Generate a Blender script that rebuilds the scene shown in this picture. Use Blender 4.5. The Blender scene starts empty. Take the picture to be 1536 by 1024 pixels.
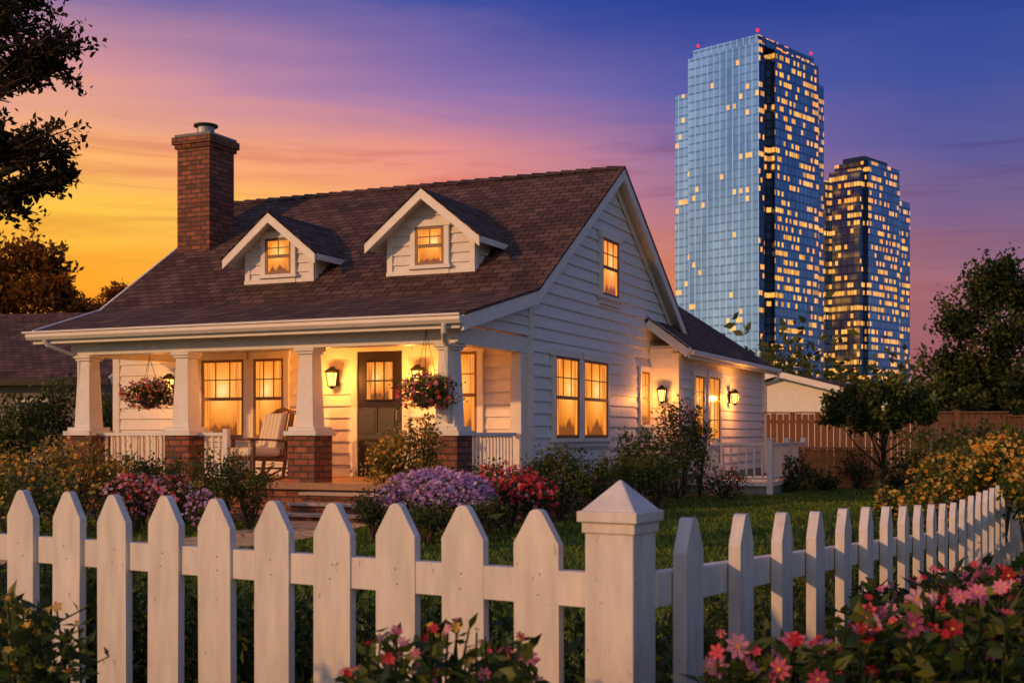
import bpy, math, random
import numpy as np
from mathutils import Vector, Matrix
R = random.Random(7)
rng = np.random.default_rng(11)
scene = bpy.context.scene
F = 1862.0; H = 1.2
def W(px, depth, z=None, py=None):
    x = (px-768)/F*depth
    if py is not None: z = H+(650-py)*depth/F
    return (x, depth, z)
def lin(r, g, b):
    f = lambda c: (c/255/12.92) if c/255 <= .04045 else ((c/255+.055)/1.055)**2.4
    return (f(r), f(g), f(b), 1)

# ------------------------------------------------------------ node helpers
class N:
    def __init__(s, name):
        s.m = bpy.data.materials.new(name); s.m.use_nodes = True
        s.t = s.m.node_tree; s.t.nodes.clear()
        s.out = s.t.nodes.new('ShaderNodeOutputMaterial')
    def n(s, typ, **kw):
        nd = s.t.nodes.new(typ)
        for k, v in kw.items(): setattr(nd, k, v)
        return nd
    def l(s, a, b): s.t.links.new(a, b)
    def set(s, sock, v):
        if hasattr(v, 'is_output') or isinstance(v, bpy.types.NodeSocket): s.l(v, sock)
        else: sock.default_value = v
    def math(s, op, a, b=0.0, c=None):
        nd = s.n('ShaderNodeMath', operation=op)
        s.set(nd.inputs[0], a); s.set(nd.inputs[1], b)
        if c is not None: s.set(nd.inputs[2], c)
        return nd.outputs[0]
    def mix(s, f, a, b, blend='MIX'):
        nd = s.n('ShaderNodeMix', data_type='RGBA', blend_type=blend)
        s.set(nd.inputs[0], f); s.set(nd.inputs[6], a); s.set(nd.inputs[7], b)
        return nd.outputs[2]
    def ramp(s, f, stops, interp='LINEAR'):
        nd = s.n('ShaderNodeValToRGB'); cr = nd.color_ramp; cr.interpolation = interp
        while len(cr.elements) < len(stops): cr.elements.new(.5)
        for e, (p, c) in zip(cr.elements, stops):
            e.position = p; e.color = c if len(c) == 4 else (*c, 1)
        s.set(nd.inputs[0], f); return nd.outputs[0]
    def noise(s, vec, scale, detail=3, rough=.55, dist=0):
        nd = s.n('ShaderNodeTexNoise'); nd.inputs['Scale'].default_value = scale
        nd.inputs['Detail'].default_value = detail; nd.inputs['Roughness'].default_value = rough
        nd.inputs['Distortion'].default_value = dist
        if vec is not None: s.l(vec, nd.inputs['Vector'])
        return nd.outputs[0]
    def obj(s):
        return s.n('ShaderNodeTexCoord').outputs['Object']
    def sep(s, v):
        nd = s.n('ShaderNodeSeparateXYZ'); s.l(v, nd.inputs[0]); return nd.outputs
    def comb(s, x, y, z=0.0):
        nd = s.n('ShaderNodeCombineXYZ')
        for i, v in enumerate((x, y, z)): s.set(nd.inputs[i], v)
        return nd.outputs[0]
    def scale(s, v, sc):
        nd = s.n('ShaderNodeMapping'); nd.inputs['Scale'].default_value = sc; s.l(v, nd.inputs[0]); return nd.outputs[0]
    def bump(s, h, strength=.3, dist=.01):
        nd = s.n('ShaderNodeBump'); nd.inputs['Strength'].default_value = strength
        nd.inputs['Distance'].default_value = dist; s.l(h, nd.inputs['Height']); return nd.outputs[0]
    def bsdf(s, color, rough=.6, metal=0.0, normal=None, emis=None, estr=None, spec=None):
        nd = s.n('ShaderNodeBsdfPrincipled')
        s.set(nd.inputs['Base Color'], color); s.set(nd.inputs['Roughness'], rough); s.set(nd.inputs['Metallic'], metal)
        if normal is not None: s.l(normal, nd.inputs['Normal'])
        if emis is not None:
            s.set(nd.inputs['Emission Color'], emis); s.set(nd.inputs['Emission Strength'], estr)
        if spec is not None: nd.inputs['Specular IOR Level'].default_value = spec
        s.l(nd.outputs[0], s.out.inputs[0]); return nd

def m_paint(name, col=(.8, .79, .76), dirt=.25, rough=.55, grain=(6, 6, 1.2)):
    n = N(name); o = n.obj()
    a = n.noise(n.scale(o, grain), 3, 5, .6); b = n.noise(n.scale(o, (grain[0]*12, grain[1]*12, grain[2]*2)), 3, 3)
    c = n.mix(n.ramp(a, [(.35, (0, 0, 0)), (.75, (1, 1, 1))]), tuple(x*(1-dirt) for x in col)+(1,), (*col, 1))
    if dirt > .2:
        sp = n.noise(n.scale(o, (40, 40, 22)), 1, 2)
        c = n.mix(n.ramp(sp, [(.70, (0, 0, 0)), (.76, (1, 1, 1))]), c, (col[0]*.5, col[1]*.42, col[2]*.34, 1))
        z = n.sep(o)[2]; lo = n.math('MULTIPLY', n.ramp(z, [(.25, (1, 1, 1)), (.75, (0, 0, 0))]), n.noise(n.scale(o, (14, 14, 4)), 1, 4))
        c = n.mix(n.math('MULTIPLY', lo, .8), c, (.40, .34, .24, 1))
    n.bsdf(c, rough, normal=n.bump(n.math('ADD', a, n.math('MULTIPLY', b, .5)), .25, .004)); return n.m
def m_shingle(name, axis):
    n = N(name); o = n.sep(n.obj()); z = n.math('MULTIPLY', o[2], 1.82)
    v = n.comb(o[0] if axis == 'x' else o[1], z)
    bt = n.n('ShaderNodeTexBrick'); n.l(v, bt.inputs['Vector'])
    bt.inputs['Color1'].default_value = (.085, .048, .033, 1); bt.inputs['Color2'].default_value = (.19, .11, .074, 1)
    bt.inputs['Mortar'].default_value = (.018, .011, .009, 1)
    bt.inputs['Scale'].default_value = 1; bt.inputs['Mortar Size'].default_value = .012
    bt.inputs['Brick Width'].default_value = .27; bt.inputs['Row Height'].default_value = .16
    bt.inputs['Mortar Smooth'].default_value = .4
    nz = n.noise(v, 1.3, 4); n2 = n.noise(v, 40, 2)
    c = n.mix(.75, bt.outputs[0], n.ramp(nz, [(.3, (.5, .5, .5)), (.7, (1.25, 1.15, 1.1))]), 'MULTIPLY')
    c = n.mix(.6, c, n.ramp(n2, [(.3, (.55, .55, .55)), (.7, (1.35, 1.3, 1.3))]), 'MULTIPLY')
    fr = n.math('FRACT', n.math('DIVIDE', z, .16))
    h = n.math('ADD', n.math('SUBTRACT', 1.0, fr), n.math('MULTIPLY', n2, .5))
    h = n.math('SUBTRACT', h, n.math('MULTIPLY', bt.outputs[1], .5))
    n.bsdf(c, .9, normal=n.bump(h, .9, .03), spec=.25); return n.m
def m_brick(name):
    n = N(name); o = n.sep(n.obj()); v = n.comb(n.math('ADD', o[0], o[1]), o[2])
    bt = n.n('ShaderNodeTexBrick'); n.l(v, bt.inputs['Vector'])
    bt.inputs['Color1'].default_value = (.36, .12, .055, 1); bt.inputs['Color2'].default_value = (.15, .05, .03, 1)
    bt.inputs['Mortar'].default_value = (.07, .05, .04, 1)
    bt.inputs['Scale'].default_value = 1; bt.inputs['Mortar Size'].default_value = .012
    bt.inputs['Brick Width'].default_value = .24; bt.inputs['Row Height'].default_value = .092
    nz = n.noise(v, 9, 4)
    c = n.mix(.8, bt.outputs[0], n.ramp(nz, [(.3, (.5, .5, .5)), (.7, (1.35, 1.2, 1.15))]), 'MULTIPLY')
    h = n.math('SUBTRACT', n.math('MULTIPLY', nz, .5), bt.outputs[1])
    n.bsdf(c, .8, normal=n.bump(h, .9, .02)); return n.m
def m_simple(name, col, rough=.6, metal=0, var=.3, sc=8, bump=.15):
    n = N(name); a = n.noise(n.obj(), sc, 4)
    c = n.mix(a, tuple(x*(1-var) for x in col)+(1,), tuple(min(1, x*(1+var)) for x in col)+(1,))
    n.bsdf(c, rough, metal, normal=n.bump(a, bump, .01)); return n.m
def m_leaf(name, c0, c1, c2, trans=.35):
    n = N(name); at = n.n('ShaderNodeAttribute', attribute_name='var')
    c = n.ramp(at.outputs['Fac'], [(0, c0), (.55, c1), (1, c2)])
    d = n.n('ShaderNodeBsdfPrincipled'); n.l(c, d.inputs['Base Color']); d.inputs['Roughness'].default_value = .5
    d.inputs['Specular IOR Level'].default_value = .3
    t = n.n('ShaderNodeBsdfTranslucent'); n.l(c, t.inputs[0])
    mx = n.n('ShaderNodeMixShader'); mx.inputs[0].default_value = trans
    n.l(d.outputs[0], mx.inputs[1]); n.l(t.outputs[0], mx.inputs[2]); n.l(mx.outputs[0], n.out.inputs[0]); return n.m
def m_emit(name, col, s):
    n = N(name); e = n.n('ShaderNodeEmission'); e.inputs[0].default_value = (*col, 1); e.inputs[1].default_value = s
    n.l(e.outputs[0], n.out.inputs[0]); return n.m
def m_window(name, ax):
    """lit room seen through glass: curtains at the sides, lamp glow, furniture low down"""
    n = N(name); g = n.sep(n.n('ShaderNodeTexCoord').outputs['Generated']); x = g[ax]; z = g[2]
    rnd = n.n('ShaderNodeObjectInfo').outputs['Random']
    dx = n.math('ABSOLUTE', n.math('SUBTRACT', x, .5))
    xr = n.math('ADD', x, n.math('MULTIPLY', rnd, 17))
    v = n.comb(xr, z)
    fold = n.noise(n.scale(v, (22, .8, 1)), 1.0, 2, .5, .3)
    edge = n.math('ADD', .29, n.math('MULTIPLY', n.math('SUBTRACT', z, .5), -.10))
    cur = n.ramp(n.math('ADD', n.math('SUBTRACT', dx, edge), .5), [(.49, (0, 0, 0)), (.515, (1, 1, 1))])
    cc = n.ramp(fold, [(.3, (.46, .10, .010)), (.5, (.82, .24, .025)), (.68, (1, .38, .06))])
    lx = n.math('SUBTRACT', x, n.math('ADD', .35, n.math('MULTIPLY', rnd, .3))); lz = n.math('SUBTRACT', z, .60)
    d = n.math('SQRT', n.math('ADD', n.math('MULTIPLY', lx, lx), n.math('MULTIPLY', n.math('MULTIPLY', lz, lz), 1.6)))
    soft = n.noise(v, 4, 3)
    d = n.math('ADD', d, n.math('MULTIPLY', n.math('SUBTRACT', soft, .5), .25))
    room = n.ramp(d, [(.02, (1, .68, .25)), (.14, (1, .48, .10)), (.36, (.95, .31, .035)), (.62, (.60, .15, .015))])
    fz = n.math('ADD', z, n.math('MULTIPLY', n.math('SUBTRACT', n.noise(n.comb(n.math('MULTIPLY', xr, 4.0), 0, 0), 1, 1), .5), .5))
    room = n.mix(n.ramp(fz, [(.14, (1, 1, 1)), (.19, (0, 0, 0))]), room, (.22, .06, .012, 1))
    c = n.mix(cur, room, cc)
    n.bsdf((.02, .015, .01, 1), .10, emis=c, estr=1.12, spec=.25); return n.m

M = dict(
 wall=m_paint('white_siding_paint', (.80, .76, .72), .12, .5, (2, 2, 2)),
 trim=m_paint('white_trim_paint', (.82, .78, .71), .12, .45, (2, 2, 2)),
 fence=m_paint('fence_paint', (.82, .76, .68), .27, .5, (7, 7, 1.5)),
 shx=m_shingle('roof_shingle_x', 'x'), shy=m_shingle('roof_shingle_y', 'y'),
 brick=m_brick('red_brick'), win=m_window('lit_window_x', 0), winy=m_window('lit_window_y', 1),
 sash=m_simple('sash_brown', (.22, .11, .05), .5),
 door=m_simple('door_dark', (.026, .017, .013), .4, sc=20),
 metal=m_simple('black_metal', (.015, .014, .013), .35, .6),
 steel=m_simple('flue_steel', (.35, .33, .32), .4, .8),
 lamp=m_emit('lantern_glow', (1, .46, .09), 4),
 floor=m_simple('porch_boards', (.32, .17, .09), .5, sc=14),
 stone=m_simple('step_stone', (.46, .37, .29), .8, sc=12),
 ceil=m_simple('porch_ceiling', (.72, .58, .42), .6, var=.1),
 found=m_simple('foundation', (.25, .23, .22), .9),
 cloth=m_simple('cream_cushion', (.80, .67, .48), .9, var=.10, sc=20),
 wood=m_simple('chair_wood', (.16, .07, .03), .5, sc=20),
 bark=m_simple('bark', (.07, .045, .03), .9, sc=14, bump=.6),
 cedar=m_simple('cedar_boards', (.50, .19, .055), .7, sc=5),
 leafd=m_leaf('leaf_dark', (.015, .026, .006), (.052, .075, .013), (.14, .165, .03)),
 leafm=m_leaf('leaf_mid', (.022, .042, .009), (.085, .12, .018), (.22, .235, .035)),
 leafy=m_leaf('leaf_yellow', (.05, .06, .012), (.24, .18, .026), (.52, .34, .05)),
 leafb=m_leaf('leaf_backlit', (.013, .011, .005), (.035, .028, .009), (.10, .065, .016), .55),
 leafo=m_leaf('leaf_autumn_glow', (.10, .04, .008), (.30, .12, .015), (.55, .24, .03), .6),  # autumn leaves, with the orange sunset glow put into their colour
 pink=m_leaf('petal_pink', (.55, .06, .14), (.82, .22, .32), (.88, .52, .54), .3),
 red=m_leaf('petal_red', (.36, .010, .015), (.70, .03, .04), (.85, .12, .14), .3),
 lav=m_leaf('petal_lavender', (.38, .14, .42), (.60, .33, .66), (.85, .66, .88), .3),
 yel=m_leaf('petal_yellow', (.70, .28, .02), (.88, .46, .05), (.9, .62, .14), .3),
 blade=m_leaf('grass_blade', (.035, .07, .008), (.11, .18, .018), (.24, .31, .035), .35),
)

# ------------------------------------------------------------ mesh builder
def put(ob, parent=None):
    scene.collection.objects.link(ob)
    if parent is not None: ob.parent = parent
    return ob
def empty(name, loc=(0, 0, 0), rz=0, parent=None):
    e = bpy.data.objects.new(name, None); e.location = loc; e.rotation_euler = (0, 0, rz); e.empty_display_size = .2
    return put(e, parent)
class MB:
    def __init__(s): s.v = []; s.f = []; s.m = []; s.mats = []
    def mi(s, mat):
        if mat not in s.mats: s.mats.append(mat)
        return s.mats.index(mat)
    def add(s, vs, fs, mat):
        b = len(s.v); s.v += [tuple(p) for p in vs]; k = s.mi(mat)
        for f in fs: s.f.append(tuple(b+i for i in f)); s.m.append(k)
    def box(s, x0, x1, y0, y1, z0, z1, mat, xf=None):
        x0, x1 = sorted((x0, x1)); y0, y1 = sorted((y0, y1)); z0, z1 = sorted((z0, z1))
        vs = [(x0, y0, z0), (x1, y0, z0), (x1, y1, z0), (x0, y1, z0), (x0, y0, z1), (x1, y0, z1), (x1, y1, z1), (x0, y1, z1)]
        if xf: vs = [xf @ Vector(p) for p in vs]
        s.add(vs, [(0, 3, 2, 1), (4, 5, 6, 7), (0, 1, 5, 4), (1, 2, 6, 5), (2, 3, 7, 6), (3, 0, 4, 7)], mat)
    def taper(s, cx, cy, w0, w1, z0, z1, mat):
        a, b = w0/2, w1/2
        vs = [(cx-a, cy-a, z0), (cx+a, cy-a, z0), (cx+a, cy+a, z0), (cx-a, cy+a, z0), (cx-b, cy-b, z1), (cx+b, cy-b, z1), (cx+b, cy+b, z1), (cx-b, cy+b, z1)]
        s.add(vs, [(0, 3, 2, 1), (4, 5, 6, 7), (0, 1, 5, 4), (1, 2, 6, 5), (2, 3, 7, 6), (3, 0, 4, 7)], mat)
    def prism(s, A, B, mat, mcaps=None):
        n = len(A)
        s.add(list(A)+list(B), [(i, (i+1) % n, n+(i+1) % n, n+i) for i in range(n)], mat)
        s.add(list(A)+list(B), [tuple(range(n-1, -1, -1)), tuple(range(n, 2*n))], mcaps or mat)
    def beam(s, p, q, w, h, mat):
        p = Vector(p); q = Vector(q); d = (q-p); L = d.length; d.normalize()
        up = Vector((0, 0, 1)) if abs(d.z) < .99 else Vector((0, 1, 0))
        sd = d.cross(up).normalized(); up = sd.cross(d)
        c = [sd*a*w/2+up*b*h/2 for a, b in ((-1, -1), (1, -1), (1, 1), (-1, 1))]
        s.prism([p+k for k in c], [q+k for k in c], mat)
    def tube(s, pts, rad, mat, seg=7):
        pts = [Vector(p) for p in pts]; vs = []; fs = []
        if not hasattr(rad, '__len__'): rad = [rad]*len(pts)
        for i, p in enumerate(pts):
            d = (pts[min(i+1, len(pts)-1)]-pts[max(i-1, 0)]).normalized()
            a = d.cross(Vector((.31, .17, .93)))
            if a.length < .05: a = d.cross(Vector((1, 0, 0)))
            a.normalize(); b = d.cross(a)
            for k in range(seg):
                t = 2*math.pi*k/seg; vs.append(p+(a*math.cos(t)+b*math.sin(t))*rad[i])
        for i in range(len(pts)-1):
            for k in range(seg):
                k2 = (k+1) % seg; fs.append((i*seg+k, i*seg+k2, (i+1)*seg+k2, (i+1)*seg+k))
        fs.append(tuple(range(seg-1, -1, -1))); fs.append(tuple((len(pts)-1)*seg+k for k in range(seg)))
        s.add(vs, fs, mat)
    def obj(s, name, parent=None, bevel=0, smooth=False):
        me = bpy.data.meshes.new(name); me.from_pydata(s.v, [], s.f)
        for m in s.mats: me.materials.append(m)
        me.polygons.foreach_set('material_index', s.m); me.update()
        if smooth: me.polygons.foreach_set('use_smooth', [True]*len(s.f))
        ob = put(bpy.data.objects.new(name, me), parent)
        if bevel:
            b = ob.modifiers.new('bevel', 'BEVEL'); b.width = bevel; b.segments = 2; b.limit_method = 'ANGLE'
        return ob

# ------------------------------------------------------------ foliage in numpy
def unit(a): return a/np.maximum(np.linalg.norm(a, axis=1, keepdims=True), 1e-9)
def leaf_part(P, size, mat, up=.25, width=.27, var=None, dirs=None, out=None):
    n = len(P)
    d = rng.normal(size=(n, 3)); d[:, 2] += up
    if dirs is not None: d = dirs+rng.normal(size=(n, 3))*.45
    d = unit(d); sd = unit(np.cross(d, rng.normal(size=(n, 3)))); nn = np.cross(d, sd)
    s = (size*rng.uniform(.6, 1.35, n))[:, None]
    V = np.stack([P, P+d*s*.45+sd*s*width+nn*s*.08, P+d*s, P+d*s*.45-sd*s*width+nn*s*.08], 1).reshape(-1, 3)
    Fc = np.arange(n*4).reshape(-1, 4)
    if var is None: var = rng.uniform(0, 1, n)
    return (V, Fc, np.repeat(np.clip(var, 0, 1), 4), mat)
def flower_parts(P, size, mat, face=(0, -1, .6), k=6, cmat=None, spread=.5):
    n = len(P); nr = unit(np.array(face)[None, :]+rng.normal(size=(n, 3))*spread)
    a = unit(np.cross(nr, rng.normal(size=(n, 3)))); b = np.cross(nr, a)
    s = (size*rng.uniform(.6, 1.25, n))[:, None]; ph = rng.uniform(0, 6.28, n)
    cup = rng.uniform(-.05, .28, (n, 1))
    Vs = []
    for i in range(k):
        t = (ph+i*2*math.pi/k)[:, None]; dl = math.pi/k*.8
        e = lambda t: a*np.cos(t)+b*np.sin(t)
        Vs.append(np.stack([P, P+e(t-dl)*s*.36+nr*s*(.1+cup*.4), P+e(t)*s*.52+nr*s*cup, P+e(t+dl)*s*.36+nr*s*(.1+cup*.4)], 1).reshape(-1, 3))
    V = np.concatenate(Vs); vv = np.repeat(np.tile(rng.uniform(0, 1, n), k), 4)
    parts = [(V, np.arange(len(V)).reshape(-1, 4), vv, mat)]
    if cmat:
        r = s*.1; C = P+nr*s*.11
        V = np.stack([C+a*r, C+b*r, C-a*r, C-b*r], 1).reshape(-1, 3)
        parts.append((V, np.arange(len(V)).reshape(-1, 4), np.full(len(V), .4), cmat))
    return parts
def np_mesh(name, parts, parent=None):
    mats = []; V = []; Fa = []; va = []; mi = []; off = 0
    for v, f, a, m in parts:
        if m not in mats: mats.append(m)
        V.append(v); Fa.append(f+off); va.append(a); mi.append(np.full(len(f), mats.index(m))); off += len(v)
    V = np.concatenate(V).astype(np.float32); Fa = np.concatenate(Fa).astype(np.int32); va = np.concatenate(va).astype(np.float32); mi = np.concatenate(mi).astype(np.int32)
    me = bpy.data.meshes.new(name); me.vertices.add(len(V)); me.vertices.foreach_set('co', V.ravel())
    me.loops.add(len(Fa)*4); me.loops.foreach_set('vertex_index', Fa.ravel())
    me.polygons.add(len(Fa)); me.polygons.foreach_set('loop_start', np.arange(0, len(Fa)*4, 4, dtype=np.int32))
    me.polygons.foreach_set('material_index', mi)
    at = me.attributes.new('var', 'FLOAT', 'POINT'); at.data.foreach_set('value', va)
    for m in mats: me.materials.append(m)
    me.update(calc_edges=True); me.validate()
    return put(bpy.data.objects.new(name, me), parent)
def blob_pts(c, r, n, clumps=14, sig=.26, shell=.75):
    c = np.array(c, float); r = np.array(r if hasattr(r, '__len__') else (r, r, r), float)
    K = unit(rng.normal(size=(clumps, 3)))*rng.uniform(shell*.55, 1, (clumps, 1))
    k = rng.integers(0, clumps, n); P = K[k]+rng.normal(size=(n, 3))*sig
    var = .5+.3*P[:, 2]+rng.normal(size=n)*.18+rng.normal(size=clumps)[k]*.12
    return c+P*r, var
def bush(name, blobs, size, mat, flowers=None, dens=1.0, stems=True, gz=0.0):
    parts = []; mb = MB()
    for (x, y, z, rx, ry, rz, n) in blobs:
        P, v = blob_pts((x, y, z), (rx, ry, rz), int(n*dens), clumps=max(8, int(n/60)))
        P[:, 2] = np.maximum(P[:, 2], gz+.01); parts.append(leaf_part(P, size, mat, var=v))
        if flowers:
            for fm, fs, fr, cm in flowers:
                k = max(3, int(n*fr)); d = unit(rng.normal(size=(k, 3))+np.array([0, -.5, .6]))
                Q = np.array((x, y, z))+d*np.array((rx, ry, rz))*rng.uniform(.85, 1.25, (k, 1)); Q[:, 2] = np.maximum(Q[:, 2], gz+.05)
                parts += flower_parts(Q, fs, fm, cmat=cm)
        if stems:
            for _ in range(9):
                a = R.uniform(0, 6.28); q = R.uniform(.3, 1.0)
                t = Vector((x+math.cos(a)*rx*q, y+math.sin(a)*ry*q, z+rz*R.uniform(.6, 1.15)))
                mb.tube([(x, y, gz-.02), (x+math.cos(a)*rx*q*.4, y+math.sin(a)*ry*q*.4, gz+(z-gz)*.6), t], [.016, .011, .004], M['bark'], 5)
                sp = np.array(tuple(t))+rng.normal(size=(14, 3))*np.array([.03, .03, .06]); parts.append(leaf_part(sp, size, mat, up=.6))
    if stems and mb.v:
        e = empty(name); np_mesh('foliage', parts, e); mb.obj('stems', e); return e
    return np_mesh(name, parts)
def tree(name, base, top, tr, blobs, size, mat, nl, sig=.12, tips=16, fork=.45):
    e = empty(name); mb = MB(); base = Vector(base); top = Vector(top); parts = []
    mid = base.lerp(top, .5)+Vector((R.uniform(-.1, .1), R.uniform(-.1, .1), 0))
    mb.tube([base-Vector((0, 0, .05)), base.lerp(mid, .3), mid, top], [tr*1.3, tr, tr*.85, tr*.6], M['bark'], 10)
    for (x, y, z, r) in blobs:
        c = Vector((x, y, z)); s = base.lerp(top, R.uniform(fork, 1))
        m = s.lerp(c, .5)+Vector((0, 0, -.08*(c-s).length))
        mb.tube([s, m, c], [tr*.42, tr*.25, tr*.10], M['bark'], 6)
        T = []; B = []
        for _ in range(tips):
            d = Vector((R.gauss(0, 1), R.gauss(0, 1), R.gauss(0, .75))).normalized()*r*R.uniform(.4, 1.15)
            t = c+d; b = s.lerp(c, R.uniform(.75, 1)); T.append(t); B.append(b)
            mb.tube([b, b.lerp(t, .5)+Vector((0, 0, r*.08)), t], [tr*.07, tr*.045, tr*.018], M['bark'], 4)
        T = np.array([tuple(t) for t in T]); B = np.array([tuple(t) for t in B])
        k = rng.integers(0, len(T), nl); w = rng.uniform(.25, 1.08, (nl, 1))
        P = B[k]*(1-w)+T[k]*w+rng.normal(size=(nl, 3))*r*sig; P[:, 2] += (w*(1-w))[:, 0]*r*.3
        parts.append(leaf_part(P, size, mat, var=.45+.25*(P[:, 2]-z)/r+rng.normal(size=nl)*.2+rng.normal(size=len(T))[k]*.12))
    mb.obj('trunk_and_limbs', e, smooth=True); np_mesh('foliage', parts, e); return e

# ------------------------------------------------------------ world
w = bpy.data.worlds.new('World'); scene.world = w; w.use_nodes = True
class WN(N):
    def __init__(s): s.t = w.node_tree; s.t.nodes.clear(); s.out = s.t.nodes.new('ShaderNodeOutputWorld')
n = WN(); gen = n.n('ShaderNodeTexCoord').outputs['Generated']; sx = n.sep(gen)
az = n.math('ARCTAN2', sx[0], sx[1]); azn = n.math('ADD', n.math('DIVIDE', az, 2*math.pi), .5); el = sx[2]
AZ = [-180, -110, -62, -32, -20, -11, -3, 8, 19, 55, 85, 140, 180]
back = (.52, .42, .39); bl = (.42, .48, .58)  # unseen sky behind the camera, brightened to light the fence and house
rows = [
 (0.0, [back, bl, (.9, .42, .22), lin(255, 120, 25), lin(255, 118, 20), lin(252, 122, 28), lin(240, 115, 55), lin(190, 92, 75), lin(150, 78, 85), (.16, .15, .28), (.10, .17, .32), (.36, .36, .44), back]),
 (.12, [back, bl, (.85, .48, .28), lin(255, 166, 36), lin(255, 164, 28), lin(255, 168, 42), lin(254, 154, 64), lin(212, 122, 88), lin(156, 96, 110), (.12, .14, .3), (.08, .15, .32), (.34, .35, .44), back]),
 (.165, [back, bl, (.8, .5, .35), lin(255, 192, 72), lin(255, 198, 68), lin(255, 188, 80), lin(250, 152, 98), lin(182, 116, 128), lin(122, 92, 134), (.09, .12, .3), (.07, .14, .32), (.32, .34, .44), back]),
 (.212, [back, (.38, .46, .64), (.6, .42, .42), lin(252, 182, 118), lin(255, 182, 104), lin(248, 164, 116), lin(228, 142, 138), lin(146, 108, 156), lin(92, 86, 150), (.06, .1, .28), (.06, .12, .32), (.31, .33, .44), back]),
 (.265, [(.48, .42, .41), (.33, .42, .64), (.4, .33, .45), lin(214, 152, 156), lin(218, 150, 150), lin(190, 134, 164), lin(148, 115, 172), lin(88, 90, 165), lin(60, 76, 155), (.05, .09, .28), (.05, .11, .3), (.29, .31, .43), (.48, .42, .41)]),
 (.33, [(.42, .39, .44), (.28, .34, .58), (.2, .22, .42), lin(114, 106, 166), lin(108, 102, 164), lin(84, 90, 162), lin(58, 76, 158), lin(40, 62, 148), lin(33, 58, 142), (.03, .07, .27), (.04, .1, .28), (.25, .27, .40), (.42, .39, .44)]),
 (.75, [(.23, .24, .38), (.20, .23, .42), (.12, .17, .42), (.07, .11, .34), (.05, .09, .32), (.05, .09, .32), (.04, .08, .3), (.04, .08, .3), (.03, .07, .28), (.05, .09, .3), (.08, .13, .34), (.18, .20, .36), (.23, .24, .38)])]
cv = n.comb(n.math('MULTIPLY', az, 3.0), n.math('MULTIPLY', el, 26.0)); cl = n.noise(cv, 1.0, 6, .6, .6)
cv2 = n.comb(n.math('MULTIPLY', az, 4.5), n.math('MULTIPLY', el, 62.0)); cl2 = n.noise(cv2, 1.0, 6, .62, .5)
el2 = n.math('ADD', el, n.math('MULTIPLY', n.math('SUBTRACT', cl, .5), .06))
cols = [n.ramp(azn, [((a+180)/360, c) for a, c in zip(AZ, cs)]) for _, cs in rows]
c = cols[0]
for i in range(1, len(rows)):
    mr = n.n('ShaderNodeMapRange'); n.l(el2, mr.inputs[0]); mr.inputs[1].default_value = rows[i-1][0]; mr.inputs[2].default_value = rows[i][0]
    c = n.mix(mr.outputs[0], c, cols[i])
band = n.math('MULTIPLY', n.ramp(cl2, [(.50, (0, 0, 0)), (.66, (1, 1, 1))]), n.ramp(el, [(.09, (0, 0, 0)), (.13, (.4, .4, .4)), (.19, (1, 1, 1)), (.225, (.8, .8, .8)), (.25, (0, 0, 0))]))
c = n.mix(n.math('MULTIPLY', band, .65), c, n.mix(1.0, c, (.74, .52, .64, 1), 'MULTIPLY'))
hb = n.math('MULTIPLY', n.ramp(cl2, [(.30, (1, 1, 1)), (.42, (0, 0, 0))]), n.ramp(el, [(.05, (0, 0, 0)), (.1, (1, 1, 1)), (.17, (1, 1, 1)), (.21, (0, 0, 0))]))
c = n.mix(n.math('MULTIPLY', hb, .6), c, n.mix(1.0, c, (1.2, 1.25, 1.2, 1), 'MULTIPLY'))
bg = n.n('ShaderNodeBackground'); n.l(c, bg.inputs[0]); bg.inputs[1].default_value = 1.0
sky = n.n('ShaderNodeTexSky', sky_type='NISHITA'); sky.sun_disc = False
SAZ, SEL = -126, 17
sky.sun_elevation = math.radians(SEL); sky.sun_rotation = math.radians(SAZ)
bg2 = n.n('ShaderNodeBackground'); n.l(sky.outputs[0], bg2.inputs[0]); bg2.inputs[1].default_value = .003
ad = n.n('ShaderNodeAddShader'); n.l(bg.outputs[0], ad.inputs[0]); n.l(bg2.outputs[0], ad.inputs[1]); n.l(ad.outputs[0], n.out.inputs[0])
sd = bpy.data.lights.new('sun', 'SUN'); sd.energy = 2.1; sd.angle = math.radians(1.5); sd.color = (1, .48, .17)
so = put(bpy.data.objects.new('sun', sd))
dv = Vector((math.sin(math.radians(SAZ))*math.cos(math.radians(SEL)), math.cos(math.radians(SAZ))*math.cos(math.radians(SEL)), math.sin(math.radians(SEL))))
so.rotation_euler = dv.to_track_quat('Z', 'Y').to_euler()

# ------------------------------------------------------------ camera
cd = bpy.data.cameras.new('camera'); cam = put(bpy.data.objects.new('camera', cd)); scene.camera = cam
cam.location = (0, 0, H); cam.rotation_euler = (math.radians(90), 0, 0)
cd.lens = F/1536*36; cd.sensor_width = 36; cd.shift_y = 138/1536; cd.clip_end = 5000; cd.clip_start = .05
cd.dof.use_dof = True; cd.dof.focus_distance = 8.5; cd.dof.aperture_fstop = 7.5
scene.view_settings.view_transform = 'Standard'; scene.view_settings.look = 'None'; scene.view_settings.exposure = 0

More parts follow.
